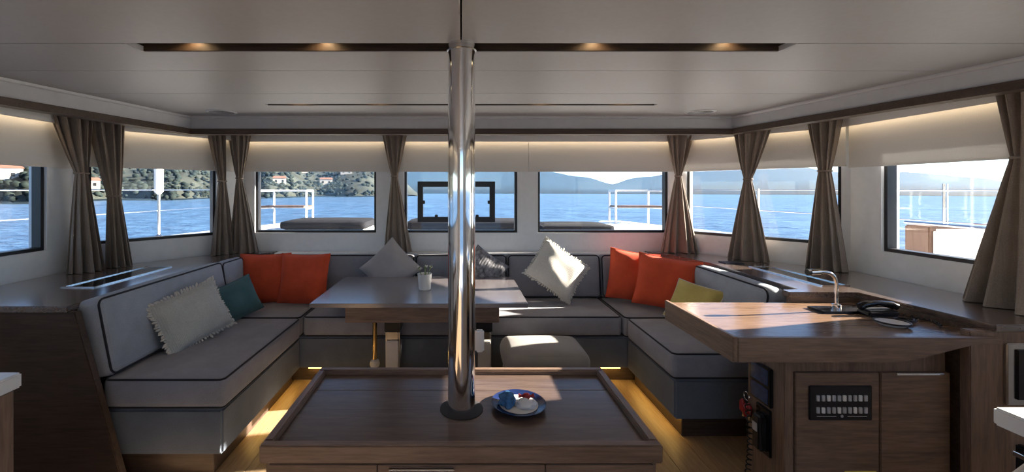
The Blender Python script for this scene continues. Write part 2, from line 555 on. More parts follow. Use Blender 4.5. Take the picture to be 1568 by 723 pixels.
# fascia running round the headliner, wood strip under it
FP = [(-FX(0.45), 0.45), (-FX(YB), YB), (FX(YB), YB), (FX(0.45), 0.45)]
def offset_line(pts, d):
    """offset an open polyline outward (to the left-hand side of travel = outwards here)"""
    out = []
    n = len(pts)
    for i in range(n):
        p = Vector(pts[i])
        ds = []
        if i > 0: ds.append((p - Vector(pts[i - 1])).normalized())
        if i < n - 1: ds.append((Vector(pts[i + 1]) - p).normalized())
        ns = [Vector((-q.y, q.x)) for q in ds]
        m_ = sum(ns, Vector((0, 0))).normalized()
        out.append(tuple(p + m_ * d / max(0.3, m_.dot(ns[0]))))
    return out
def strip(pts, d0, d1, z0, z1, bm=None):
    bm = bm or BM()
    A, B = offset_line(pts, d0), offset_line(pts, d1)
    for i in range(len(pts) - 1):
        prism(bm, [A[i], A[i + 1], B[i + 1], B[i]], z0, z1)
    return bm
solo('trim_1', strip(FP, 0.004, 0.06, 1.932, 2.06), 'fascia', kind='structure', smooth=False)
solo('trim_2', strip(FP, -0.012, 0.07, 1.888, 1.931), 'wood_dark_x', kind='structure', smooth=False)
bead = BM(); tube(bead, [(x, y, ZC - 0.004) for x, y in offset_line(FP, -0.004)], 0.016, 8)
solo('trim_3', bead, 'fascia', kind='structure')
# walls with window openings
WL = [(-2.75, -2.6), (-2.75, 3.02), (-2.02, 3.98), (2.02, 3.98), (2.75, 3.02), (2.75, -2.6)]
# soffit between fascia and wall
bm = BM()
A, B = offset_line(FP, 0.05), WL
prism(bm, [(-2.749, 0.72), A[1], WL[2], WL[1]], 1.995, 2.02)
prism(bm, [A[1], A[2], WL[3], WL[2]], 1.995, 2.02)
prism(bm, [A[2], (2.749, 0.72), WL[4], WL[3]], 1.995, 2.02)
solo('trim_4', bm, 'headliner', kind='structure', smooth=False)
def frame_of(p0, p1):
    p0, p1 = Vector((*p0, 0)), Vector((*p1, 0))
    d = (p1 - p0).normalized()
    nrm = Vector((-d.y, d.x, 0))           # outward
    M = Matrix(((d.x, nrm.x, 0, p0.x), (d.y, nrm.y, 0, p0.y), (0, 0, 1, 0), (0, 0, 0, 1)))
    return M, (p1 - p0).length
def wall(name, p0, p1, openings, ext0=0.0, ext1=0.0):
    M, Ln = frame_of(p0, p1)
    bm = BM()
    s = -ext0
    for a, b, z0, z1 in openings:
        box(bm, s, a, 0, WT, 0, 2.15, M)
        box(bm, a, b, 0, WT, 0, z0, M)
        box(bm, a, b, 0, WT, z1, 2.15, M)
        s = b
    box(bm, s, Ln + ext1, 0, WT, 0, 2.15, M)
    return solo(name, bm, 'wall_white', kind='structure', smooth=False), M
ZW0, ZW1 = 1.045, 1.74
wn = [0]
def window(M, a, b, z0=ZW0, z1=ZW1, depth=0.05):
    wn[0] += 1
    t = thing('window_%d' % wn[0], M @ Vector(((a + b) / 2, depth, z0)), kind='structure')
    fw = 0.022
    bm = BM()
    box(bm, a, a + fw, depth - 0.03, depth + 0.03, z0, z1, M); box(bm, b - fw, b, depth - 0.03, depth + 0.03, z0, z1, M)
    box(bm, a + fw, b - fw, depth - 0.03, depth + 0.03, z0, z0 + fw, M); box(bm, a + fw, b - fw, depth - 0.03, depth + 0.03, z1 - fw, z1, M)
    part('window_frame', bm, 'black', t, smooth=False)
    bm = BM(); box(bm, a + fw - .004, b - fw + .004, depth - 0.003, depth + 0.003, z0 + fw - .004, z1 - fw + .004, M)
    part('pane', bm, 'pane', t, smooth=False)
    return t
dl = math.hypot(0.73, 0.96)
y0 = 2.6
_, Ml = wall('wall_left', WL[0], WL[1], [(y0 - 2.3, y0 + 0.9, ZW0, ZW1), (y0 + 1.05, y0 + 2.84, ZW0, ZW1)], ext1=0.06)
window(Ml, y0 - 2.3, y0 + 0.9); window(Ml, y0 + 1.05, y0 + 2.84)  # the rearward window is out of view, added to let in daylight
_, Mdl = wall('wall_front_left', WL[1], WL[2], [(0.09, 0.80 * dl, ZW0, ZW1)])
window(Mdl, 0.09, 0.80 * dl)
c0 = 2.02
OP = [(-1.92, -0.79), (-0.53, 0.525), (0.715, 1.93)]
_, Mb = wall('wall_front', WL[2], WL[3], [(a + c0, b + c0, ZW0, ZW1) for a, b in OP], ext0=0.06, ext1=0.06)
window(Mb, OP[0][0] + c0, OP[0][1] + c0)
wmid = window(Mb, OP[1][0] + c0, OP[1][1] + c0)
window(Mb, OP[2][0] + c0, OP[2][1] + c0)
_, Mdr = wall('wall_front_right', WL[3], WL[4], [(0.06 * dl, dl - 0.05, ZW0, ZW1)])
window(Mdr, 0.06 * dl, dl - 0.05)
LR = 5.62
_, Mr = wall('wall_right', WL[4], WL[5], [(0.22, 0.90, ZW0, ZW1), (1.52, LR - 0.3, ZW0, ZW1)], ext0=0.06)  # unseen wall between the openings is sized to keep sun off the cabinet front
window(Mr, 0.22, 0.90); window(Mr, 1.52, LR - 0.3)  # second window is out of view, added for more daylight
# rear wall with the wide open doorway to the cockpit
bm = BM()
box(bm, -2.87, -1.0, -2.72, -2.6, 0, 2.15); box(bm, 1.0, 2.87, -2.72, -2.6, 0, 2.15); box(bm, -1.0, 1.0, -2.72, -2.6, 1.98, 2.15)
solo('wall_rear', bm, 'wall_white', kind='structure', smooth=False)
# opening port set in the middle window
bm = BM()
px0, px1, pz0, pz1, pf = -0.405, 0.317, 1.143, 1.523, 0.05
yy0, yy1 = 3.985, 4.035
box(bm, px0, px0 + pf, yy0, yy1, pz0, pz1); box(bm, px1 - pf, px1, yy0, yy1, pz0, pz1)
box(bm, px0 + pf, px1 - pf, yy0, yy1, pz0, pz0 + pf); box(bm, px0 + pf, px1 - pf, yy0, yy1, pz1 - pf, pz1)
pfm = part('port_frame', bm, 'black', wmid, smooth=False, label='black square frame of the opening port')
for (x, z) in ((px0 + pf + .006, 1.33), (px1 - pf - .006, 1.33), (-.23, pz0 + pf + .006), (.15, pz0 + pf + .006)):
    part('latch', bbox(x - .014, x + .014, 3.968, 3.992, z - .016, z + .016, .004), 'black', pfm)
# pelmet rail with warm led line, and roller blinds, round all the walls
WI = [(-2.75, -2.0), (-2.75, 3.02), (-2.02, 3.98), (2.02, 3.98), (2.75, 3.02), (2.75, -2.0)]
solo('trim_5', strip(WI, -0.085, -0.001, 1.905, 1.994), 'blind', kind='structure', smooth=False)
solo('trim_8', strip(WI, -0.090, -0.0852, 1.884, 1.994), 'blind', kind='structure', smooth=False)
solo('trim_6', strip(WI, -0.080, -0.050, 1.897, 1.9045), 'led_warm', kind='structure', smooth=False)
def blind(M, a, b, label, zb=1.612):
    t = thing('roller_blind', M @ Vector(((a + b) / 2, -0.03, zb)), label, 'blind')
    bm = BM()
    box(bm, a, b, -0.030, -0.026, zb + .012, 1.904, M)
    part('fabric', bm, 'blind', t, smooth=False)
    bm = BM(); box(bm, a, b, -0.035, -0.021, zb, zb + .012, M)
    part('bottom_bar', bm, 'blind', t, smooth=False)
blind(Ml, 0.62, 3.55, 'pale blind over the window behind the left galley counter')
blind(Ml, 3.56, 5.60, 'pale blind over the leftmost side window in view', 1.595)
blind(Mdl, 0.02, dl - 0.02, 'pale blind over the angled window in the left corner')
blind(Mb, 0.02, -0.66 + c0, 'greyish blind over the front window left of the single middle curtain')
blind(Mb, -0.655 + c0, 0.62 + c0, 'greyish blind over the middle front window behind the pole')
blind(Mb, 0.625 + c0, 4.02, 'greyish blind over the front window above the white fluffy pillow')
blind(Mdr, 0.02, dl - 0.02, 'pale blind over the angled window in the right corner')
blind(Mr, 0.02, 2.05, 'pale blind over the right side window above the nav desk', 1.60)
blind(Mr, 2.06, 4.95, 'pale blind over the window behind the right galley counter')
# ceiling speakers
for s, w in ((-1, 'left'), (1, 'right')):
    t = thing('ceiling_speaker', (1.79 * s, 3.2, ZC), 'round flat speaker in the ceiling near the %s front corner' % w, 'speaker')
    bm = BM(); lathe(bm, [(0.10, -0.006), (0.105, -0.002), (0.105, 0.0)], (1.79 * s, 3.2, ZC), 32)
    part('bezel', bm, 'fascia', t)
    bm = BM(); lathe(bm, [(0.0, -0.012), (0.05, -0.0105), (0.086, -0.0065), (0.086, -0.0055)], (1.79 * s, 3.2, ZC), 32)
    part('grille', bm, 'steel', t)

# ------------------------------------------------------------------ steel pole and central cabinet
HC = 0.594
cb = thing('cabinet', (0, 1.745, 0), 'low wooden cabinet with a tray top in the middle of the saloon, under the pole', 'cabinet')
cx, cy0, cy1 = 0.675, 1.427, 2.06
part('body', bbox(-cx + .012, cx - .012, cy0 + .025, cy1 - .012, 0.06, HC - 0.045, .003), 'wood_x', cb)
part('plinth', bbox(-cx + .06, cx - .06, cy0 + .08, cy1 - .06, 0, 0.06, .003), 'wood_dark_x', cb)
zt = HC - 0.022
part('top_board', bbox(-cx + .034, cx - .034, cy0 + .034, 1.868, HC - .045, zt, .0015, 1), 'top_x', cb)
part('top_board', bbox(-cx + .034, cx - .034, 1.8715, cy1 - .034, HC - .045, zt, .0015, 1), 'top_x', cb)
part('rim', bbox(-cx, cx, cy0, cy0 + .034, HC - .062, HC, .005), 'wood_x', cb)
part('rim', bbox(-cx, cx, cy1 - .034, cy1, HC - .045, HC, .005), 'wood_x', cb)
part('rim', bbox(-cx, -cx + .034, cy0 + .0345, cy1 - .0345, HC - .045, HC, .005), 'wood_y', cb)
part('rim', bbox(cx - .034, cx, cy0 + .0345, cy1 - .0345, HC - .045, HC, .005), 'wood_y', cb)
for a, b in ((-.645, -.283), (-.279, .281), (.285, .645)):
    d = part('drawer', bbox(a, b, cy0 + .006, cy0 + .026, 0.30, HC - .068, .002), 'wood_x', cb)
    part('drawer', bbox(a, b, cy0 + .006, cy0 + .026, 0.07, 0.296, .002), 'wood_x', cb)
    if a == -.279:
        part('handle', bbox(-.243, -.022, cy0 - .010, cy0 + .006, HC - .084, HC - .074, .003), 'chrome', d, label='chrome bar handle')
pl = thing('pole', (0.002, 1.71, zt), 'polished steel pole from the cabinet top up to the ceiling', 'pole')
bm = BM(); lathe(bm, [(0.0545, 0.007), (0.0545, ZC - zt + 0.0)], (0.002, 1.71, zt), 48)
part('shaft', bm, 'chrome', pl)
bm = BM(); lathe(bm, [(0.086, 0.0), (0.086, 0.003), (0.080, 0.005), (0.056, 0.007)], (0.002, 1.71, zt), 48)
part('base_flange', bm, 'rubber', pl, label='dark base ring')
bm = BM(); lathe(bm, [(0.055, 0.0), (0.060, 0.002), (0.060, 0.020), (0.055, 0.022)], (0.002, 1.71, ZC - 0.03), 48)
part('top_collar', bm, 'steel', pl)
bm = bbox(0.056, 0.092, 1.70, 1.712, .80, .892, .006)
part('bracket', bm, 'steel', pl, label='small shiny bracket on the pole side')

# plate on the cabinet
pc = (0.232, 1.725, zt)
pt = thing('plate', pc, 'blue rimmed oval plate on the cabinet top beside the pole', 'plate')
bm = BM(); lathe(bm, [(0.0, 0.0), (0.055, 0.0), (0.075, 0.006), (0.108, 0.018), (0.110, 0.021), (0.104, 0.0205), (0.078, 0.011), (0.0, 0.009)], pc, 40)
part('dish', bm, 'blue_glaze', pt)
bm = BM(); lathe(bm, [(0.0, 0.0092), (0.074, 0.0105), (0.078, 0.0125), (0.0, 0.0115)], pc, 40)
part('well', bm, 'ceramic', pt, label='white glazed middle of the plate')
def crumple(c, sx_, sy_, sz_, seed, n=12):
    bm = BM()
    bmesh.ops.create_icosphere(bm, subdivisions=3, radius=1)
    for v in bm.verts:
        d = 1 + 0.45 * noise.noise(v.co * 1.9 + Vector((seed, 0, 0)))
        z = max(-0.35, v.co.z * d)
        v.co = Vector((c[0] + v.co.x * d * sx_, c[1] + v.co.y * d * sy_, c[2] + (z + 0.35) * sz_))
    return bm
solo('napkin', crumple((0.185, 1.725, zt + .0135), .036, .042, .030, 3), 'blue_cloth', 'crumpled dark blue napkin on the plate', 'napkin')
solo('napkin', crumple((0.262, 1.708, zt + .0135), .042, .034, .018, 9), 'paper', 'crumpled pale paper napkin on the plate', 'napkin')
t = thing('candy', (0.268, 1.757, zt + .0135), 'red wrapped candy on the plate', 'candy')
bm = BM(); bmesh.ops.create_uvsphere(bm, u_segments=14, v_segments=8, radius=.013); bm.transform(Matrix.Translation((0.268, 1.757, zt + .028)) @ Matrix.Scale(1.4, 4, (1, 0, 0)))
part('wrapper', bm, 'red', t)
for s in (-1, 1):
    bm = BM(); tube(bm, [(0.268 + s * .014, 1.757, zt + .028), (0.268 + s * .022, 1.757, zt + .029), (0.268 + s * .032, 1.757, zt + .031)], [.003, .006, .010], 8)
    part('twist', bm, 'red', t)

# ------------------------------------------------------------------ dining table
ZT = 0.72
tb = thing('dining_table', (-.27, 3.15, 0), 'wooden saloon dining table with a glossy top behind the pole', 'table')
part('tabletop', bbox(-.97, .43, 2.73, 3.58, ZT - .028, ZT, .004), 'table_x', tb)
part('apron', bbox(-.76, .25, 2.80, 3.50, ZT - .145, ZT - .029, .004), 'wood_x', tb)
for xx in (-.485, .165):
    lg = part('leg', bbox(xx - .05, xx + .05, 3.02, 3.16, 0.012, ZT - .146, .012, 3), 'steel', tb, label='brushed steel pedestal leg')
    part('foot_plate', bbox(xx - .11, xx + .11, 2.96, 3.22, 0.0, 0.012, .004), 'steel', lg)
    part('sleeve', bbox(xx - .056, xx + .056, 3.014, 3.166, .44, ZT - .147, .006), 'black', lg, label='black upper sleeve of the leg')
    part('cover_plate', bbox(xx - .045, xx + .045, 3.004, 3.019, .06, .385, .006), 'white_plastic', lg, label='pale cover plate on the lower leg')
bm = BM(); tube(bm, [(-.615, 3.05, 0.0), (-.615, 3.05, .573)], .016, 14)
part('lift_tube', bm, 'warm_chrome', tb, label='warm reflecting metal tube')
bm = BM(); lathe(bm, [(0.0, 0), (.03, .004), (.036, .02), (.03, .045), (.017, .055)], (-.615, 3.05, .185), 20)
part('knob', bm, 'white_plastic', tb, label='white knob on the tube')
# pot on the table
pc = (-.265, 3.12, ZT)
pp = thing('flower_pot', pc, 'small white pot with pale sprigs on the dining table', 'plant pot')
bm = BM(); lathe(bm, [(.040, 0), (.044, .004), (.052, .11), (.054, .115), (.049, .115), (.046, .09), (.0, .088)], pc, 28)
part('pot', bm, 'ceramic', pp)
rr = random.Random(4)
for q in range(9):
    a = rr.uniform(0, 6.28); l = rr.uniform(.03, .06)
    b0 = Vector((pc[0] + .02 * math.cos(a), pc[1] + .02 * math.sin(a), pc[2] + .088))
    b1 = b0 + Vector((l * .6 * math.cos(a), l * .6 * math.sin(a), .03 + l))
    bm = BM(); tube(bm, [b0, (b0 + b1) / 2 + Vector((0, 0, .008)), b1], [.002, .002, .0015], 5)
    st = part('sprig', bm, 'green_leaf', pp)
    bm = BM()
    for e in range(5):
        d = Vector((rr.uniform(-1, 1), rr.uniform(-1, 1), rr.uniform(0, 1))) * .014
        tube(bm, [b1 - d * .2, b1 + d * .5, b1 + d], [.002, .006, .001], 5)
    part('leaf_tuft', bm, 'ceramic' if q % 2 else 'green_leaf', st)

# ------------------------------------------------------------------ sofas
ZS = 0.50
def sofa_base(label, x0, x1, y0, y1, led, inset):
    c = ((x0 + x1) / 2, (y0 + y1) / 2, 0)
    t = thing('sofa_base', c, label, 'sofa')
    part('body', bbox(x0, x1, y0, y1, .112, .343, .012, 3), 'sofa_base_grey', t)
    a, b, c_, d = inset
    part('plinth', bbox(x0 + a, x1 - b, y0 + c_, y1 - d, 0, .111, .003), 'wood_dark_x', t)
    for q in led:
        bm = BM(); box(bm, *q)
        part('led_strip', bm, 'led_gold', t, smooth=False, label='warm light strip under the base edge')
    return t
sofa_base('grey left sofa base with wooden plinth beside the dark end panel', -1.84, -1.20, 2.15, 3.19, [(-1.255, -1.235, 2.5, 3.15, .100, .108)], (.02, .06, .03, 0))
sofa_base('grey sofa base along the front wall behind the dining table', -1.84, 1.84, 3.20, 3.86, [(-1.15, -.55, 3.225, 3.245, .100, .108), (.45, 1.20, 3.225, 3.245, .100, .108)], (.02, .02, .055, 0))
sofa_base('grey right sofa base with wooden plinth beside the nav desk', 1.24, 1.84, 2.48, 3.19, [(1.27, 1.29, 2.52, 3.15, .100, .108)], (.055, .02, .03, 0))
zc, hz = (.347 + ZS) / 2, (ZS - .347) / 2
def seat(x0, x1, y0, y1, label, **kw):
    return cushion('seat_cushion', ((x0 + x1) / 2, (y0 + y1) / 2, zc), ((x1 - x0) / 2, (y1 - y0) / 2, hz), label, 'cushion', **kw)
seat(-1.80, -1.185, 2.14, 3.165, 'long grey seat cushion with dark piping on the left sofa')
seat(-1.80, -1.195, 3.175, 3.78, 'grey corner seat cushion under the left pair of orange pillows')
seat(-1.185, 0.005, 3.195, 3.78, 'grey seat cushion behind the left part of the dining table')
seat(0.015, 1.205, 3.195, 3.78, 'grey seat cushion below the white fluffy pillow, partly sunlit')
seat(1.215, 1.80, 3.175, 3.78, 'grey corner seat cushion under the right pair of orange pillows')
seat(1.225, 1.80, 2.475, 3.165, 'grey seat cushion with dark piping on the right sofa beside the nav desk')
# back cushions
cushion('back_cushion', (-1.845, 2.70, .695), (.065, .56, .20), 'long blue-grey back cushion behind the cream fringed pillow', 'cushion', rot=(0, R(-11), 0), mat='back_grey', r=.035, axis='x', crown=.006)
cushion('back_cushion', (-1.86, 3.44, .70), (.06, .16, .18), 'short blue-grey back cushion between the teal pillow and the left corner', 'cushion', rot=(0, R(-9), 0), mat='back_grey', r=.035, axis='x', crown=.006)
for a, b, lb in ((-1.70, -1.22, 'grey back cushion behind the left orange pillows'), (-1.21, -.41, 'grey back cushion behind the pale grey diamond pillow'), (-.40, .40, 'grey back cushion behind the steel pole'), (.41, 1.22, 'grey back cushion behind the white fluffy pillow'), (1.23, 1.70, 'grey back cushion behind the right orange pillows')):
    cushion('back_cushion', ((a + b) / 2, 3.79, .685), ((b - a) / 2, .055, .185), lb, 'cushion', rot=(R(-7), 0, 0), mat='sofa_grey', r=.03, axis='y', crown=.006)
cushion('back_cushion', (1.84, 2.94, .70), (.075, .45, .165), 'blue-grey bolster back cushion on the right sofa with a sunlit top', 'cushion', rot=(0, R(9), 0), mat='back_grey', r=.05, axis='x', crown=.01)

# throw pillows
def lean(yaw, pitch, roll=0):
    """face towards -y at yaw 0; pitch leans the top away; roll turns in its plane"""
    return RZ(yaw) @ RX(-pitch) @ RY(roll)
pillow('orange pillow leftmost of the left pair, against the sofa corner', (-1.655, 3.60, .70), .41, .42, .13, lean(8, 14), 'orange', pipe='orange', seed=1)
pillow('orange pillow of the left pair nearer the dining table', (-1.315, 3.575, .702), .42, .42, .14, lean(-3, 14), 'orange', pipe='orange', seed=2)
pillow('orange pillow of the right pair nearer the white fluffy pillow', (1.44, 3.585, .725), .40, .42, .13, lean(-10, 14, 8), 'orange', pipe='orange', seed=3)
pillow('orange pillow of the right pair nearer the blue-grey bolster', (1.615, 3.36, .715), .46, .41, .14, lean(-26, 16, 7), 'orange', pipe='orange', seed=4)
pillow('pale grey pillow standing on its corner behind the dining table', (-.60, 3.655, .775), .385, .385, .13, lean(0, 16, 45), 'pale_grey', seed=5)
pillow('silvery grey pillow half hidden behind the steel pole', (.19, 3.66, .745), .34, .34, .11, lean(10, 14, 36), 'silver_grey', seed=6)
pillow('white fluffy pillow standing on its corner, sunlit on one side', (.80, 3.57, .775), .43, .36, .15, lean(8, 17, 37), 'white_fluff', fringe='white_fluff', seed=7)
pillow('cream fringed pillow on the left sofa', (-1.665, 2.66, .665), .46, .33, .13, lean(70, 24, -10), 'cream_weave', fringe='white_fluff', seed=8)
pillow('teal pillow on the left sofa near the orange pair', (-1.655, 3.12, .635), .38, .28, .12, lean(60, 22, -12), 'teal', pipe='teal', seed=9)
pillow('yellow pillow with pale edge on the right sofa behind the nav desk', (1.64, 3.02, .64), .36, .30, .11, lean(-62, 30, 5), 'yellow_fab', pipe='white_fluff', seed=10)
# ottoman
ot = thing('ottoman', (.545, 2.85, 0), 'rounded pale grey ottoman between table and right sofa', 'ottoman')
b_ = soft_box(.27, .20, .075, .06, .018, puff=.008); b_.transform(Matrix.Translation((.545, 2.85, .345)))
part('cushion', b_, 'ottoman_fab', ot)
p_ = pipe_loop(.262, .192, .318, .06, .005); p_.transform(Matrix.Translation((.545, 2.85, 0)))
part('piping', p_, 'piping', ot)
b_ = soft_box(.255, .185, .115, .05, .0); b_.transform(Matrix.Translation((.545, 2.85, .155)))
part('base', b_, 'ottoman_fab', ot)
for sx_ in (-1, 1):
    for sy_ in (-1, 1):
        bm = BM(); lathe(bm, [(.015, 0), (.02, .042)], (.545 + sx_ * .2, 2.85 + sy_ * .13, 0), 12)
        part('leg', bm, 'black', ot)

# ------------------------------------------------------------------ side counters
ZK = 0.88
PL = [(-2.735, 2.08), (-1.915, 2.08), (-1.915, 3.3), (-1.86, 3.62), (-1.78, 3.80), (-1.70, 3.895), (-1.70, 3.965), (-2.0, 3.965), (-2.735, 3.0)]
lc = thing('side_counter', (-2.32, 2.9, 0), 'dark wooden counter along the left windows behind the sofa', 'counter')
bm = BM(); prism(bm, PL, ZK - .03, ZK); bevel(bm, .004, 2)
part('worktop', bm, 'top_y', lc)
bm = BM(); prism(bm, [(x * .995, y) for x, y in [(-2.74, 2.13), (-1.99, 2.13), (-1.99, 3.55), (-2.35, 3.45), (-2.74, 2.97)]], 0.0, ZK - .031)
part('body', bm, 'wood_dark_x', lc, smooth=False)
bm = BM()
pr = [(-2.735, 0), (-1.645, 0), (-1.885, ZK - .031), (-2.735, ZK - .031)]
v0 = [bm.verts.new((x, 2.085, z)) for x, z in pr]; v1 = [bm.verts.new((x, 2.125, z)) for x, z in pr]
bm.faces.new(v0); bm.faces.new(v1[::-1])
for i in range(4): bm.faces.new((v0[i], v1[i], v1[(i + 1) % 4], v0[(i + 1) % 4]))
bevel(bm, .004, 2)
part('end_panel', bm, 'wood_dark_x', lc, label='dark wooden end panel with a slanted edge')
def hatch(parent, x0, x1, y0, y1):
    bm = BM()
    e = .012
    box(bm, x0 - e, x1 + e, y0 - e, y0, ZK + .0005, ZK + .007); box(bm, x0 - e, x1 + e, y1, y1 + e, ZK + .0005, ZK + .007)
    box(bm, x0 - e, x0, y0, y1, ZK + .0005, ZK + .007); box(bm, x1, x1 + e, y0, y1, ZK + .0005, ZK + .007)
    h = part('slot_rim', bm, 'chrome', parent, smooth=False, label='bright metal rim of the sunken slot')
    bm = BM(); box(bm, x0, x1, y0, y1, ZK + .0006, ZK + .002)
    part('slot_lid', bm, 'black_gloss', h, smooth=False, label='black lid of the sunken slot')
hatch(lc, -2.30, -2.13, 2.48, 3.12)
PRr = [(2.735, 1.80), (2.735, 3.0), (2.0, 3.965), (1.70, 3.965), (1.70, 3.895), (1.78, 3.80), (1.86, 3.62), (1.935, 3.3), (1.935, 2.44), (1.82, 2.43), (1.82, 2.375), (2.2, 2.37), (2.25, 1.80)]
rc = thing('side_counter', (2.35, 2.8, 0), 'wooden counter along the right windows behind the nav desk', 'counter')
bm = BM(); prism(bm, PRr, ZK - .03, ZK); bevel(bm, .004, 2)
part('worktop', bm, 'top_y', rc)
bm = BM(); prism(bm, [(2.73, 1.86), (2.73, 2.97), (2.35, 3.45), (1.98, 3.6), (1.98, 2.45), (1.84, 2.42), (1.84, 2.385), (2.22, 2.385), (2.27, 1.86)], 0.0, ZK - .031)
part('body', bm, 'wood_x', rc, smooth=False)
part('end_panel', bbox(2.16, 2.735, 1.815, 1.855, 0, ZK - .031, .004), 'wood_z', rc)
hatch(rc, 2.13, 2.27, 2.52, 3.14)
bm = BM(); box(bm, 2.02, 2.16, 3.26, 3.36, ZK + .0006, ZK + .006)
part('vent_plate', bm, 'black', rc, smooth=False)
# framed appliance door in the end panel
ap = part('appliance_door', bbox(2.30, 2.72, 1.80, 1.814, .54, .80, .004), 'steel', rc, label='steel framed appliance door')
part('glass', bbox(2.335, 2.70, 1.792, 1.80, .565, .775, .002), 'black_gloss', ap)
# front ledge
solo('trim_7', bbox(-1.69, 1.69, 3.862, 3.975, .84, .872, .004), 'wall_white', kind='structure')

# ------------------------------------------------------------------ nav desk
ZD = 0.83
nd = thing('nav_desk', (1.85, 2.07, 0), 'wooden navigation desk with a cabinet under it at the right', 'desk')
bm = BM(); prism(bm, [(1.15, 1.80), (2.245, 1.80), (2.195, 2.365), (1.15, 2.365)], ZD - .03, ZD - .006)
part('desktop', bm, 'desk_x', nd, smooth=False)
part('rim', bbox(1.128, 1.149, 1.775, 2.37, ZD - .10, ZD + .006, .003), 'wood_y', nd)
bm = BM()
pr = [(1.15, ZD - .10), (1.845, ZD - .10), (2.13, ZD - .022), (2.245, ZD - .022), (2.245, ZD + .002), (1.15, ZD + .002)]
v0 = [bm.verts.new((x, 1.775, z)) for x, z in pr]; v1 = [bm.verts.new((x, 1.799, z)) for x, z in pr]
bm.faces.new(v0); bm.faces.new(v1[::-1])
for i in range(6): bm.faces.new((v0[i], v1[i], v1[(i + 1) % 6], v0[(i + 1) % 6]))
bevel(bm, .003, 2)
part('front_board', bm, 'wood_x', nd)
bm = BM()
box(bm, 1.43, 2.155, 1.905, 2.13, 0.06, ZD - .032); box(bm, 1.72, 2.15, 2.131, 2.36, 0.06, ZD - .032)
cab = part('cabinet', bm, 'wood_z', nd, smooth=False)
part('plinth', bbox(1.45, 2.15, 1.93, 2.13, 0, .059, .003), 'wood_dark_x', nd)
part('post', bbox(1.425, 1.465, 1.885, 1.925, .06, ZD - .032, .003), 'wood_z', nd)
dA = part('door', bbox(1.475, 1.845, 1.886, 1.904, .075, .64, .003), 'wood_x', nd)
dB = part('door', bbox(1.851, 2.158, 1.886, 1.904, .075, .64, .003), 'wood_x', nd)
part('handle', bbox(1.91, 2.12, 1.874, 1.886, .634, .642, .002), 'chrome', dB, label='chrome edge handle')
part('sticker', bbox(1.69, 1.83, 1.884, 1.886, .15, .208, .0005, 1), 'yellow', dA, label='yellow sticker near the foot of the door')
# breaker panel on the left door
bp = part('breaker_panel', bbox(1.53, 1.805, 1.876, 1.886, .435, .586, .003), 'black', dA, label='black electrical panel with two rows of switches')
# screens on the left flank
scp = part('display', bbox(1.412, 1.43, 1.955, 2.095, .445, .625, .004), 'black_gloss', nd, label='black instrument display on the desk flank')
part('screen', bbox(1.409, 1.4125, 1.968, 2.082, .542, .615, .001, 1), 'screen_blue', scp)
part('screen', bbox(1.409, 1.4125, 1.968, 2.082, .457, .528, .001, 1), 'screen_blue', scp)
# the rows of switches are children of the door beside the panel (third level is the deepest)
for zz in (.535, .482):
    for q in range(10):
        x = 1.563 + q * .0232
        o = part('switch', bbox(x - .007, x + .007, 1.869, 1.8765, zz - .013, zz + .013, .0015, 1), 'grey_mark' if (q * 7 + int(zz * 1000)) % 3 else 'white_plastic', dA)
for a, b in ((1.56, 1.645), (1.695, 1.78)):
    part('marking_line', bbox(a, b, 1.8748, 1.8762, .4525, .4555, .0003, 1), 'grey_mark', dA)
bm = BM(); lathe(bm, [(0.006, 0), (.006, .002)], (0, 0, 0), 12); bm.transform(Matrix.Translation((1.67, 1.876, .455)) @ Matrix.Rotation(R(90), 4, 'X'))
part('marking_dot', bm, 'grey_mark', dA)
# radio handset hanging on the flank with its coiled cord
hs = thing('radio_handset', (1.40, 2.02, .21), 'black radio handset with coiled cord hanging below the display on the desk flank', 'handset')
part('body', bbox(1.385, 1.428, 1.985, 2.045, .225, .395, .012, 3), 'black', hs)
part('cradle', bbox(1.418, 1.430, 1.965, 2.06, .21, .43, .004), 'black_gloss', hs)
part('button', bbox(1.380, 1.386, 2.0, 2.03, .315, .355, .002), 'grey_mark', hs)
pts = []
for q in range(150):
    a = q * .55; u = q / 149
    pts.append((1.395 + .011 * math.cos(a), 2.085 + .011 * math.sin(a) - .02 * math.sin(u * 3.14), (.40 - .34 * u)))
bm = BM(); tube(bm, pts, .0032, 5)
part('coiled_cord', bm, 'black', hs)
t = thing('key_bunch', (1.40, 2.10, .33), 'bunch of keys with red floats hanging on the desk flank', 'keys')
bm = BM(); tube(bm, [(1.415, 2.12 + .02 * math.cos(a), .425 + .02 * math.sin(a)) for a in [k * math.pi / 8 for k in range(16)]], .0025, 6, closed=True)
part('ring', bm, 'steel', t)
for q, (dy, dz) in enumerate(((-.022, 0), (.0, -.012), (.022, .002))):
    bm = BM(); lathe(bm, [(.004, 0), (.012, .01), (.013, .05), (.005, .064)], (1.412 - q * .002, 2.12 + dy, .335 + dz), 12)
    part('float', bm, 'red', t)
for q in range(2):
    part('key', bbox(1.408, 1.411, 2.085 + q * .045, 2.10 + q * .045, .315, .38, .001, 1), 'steel', t)
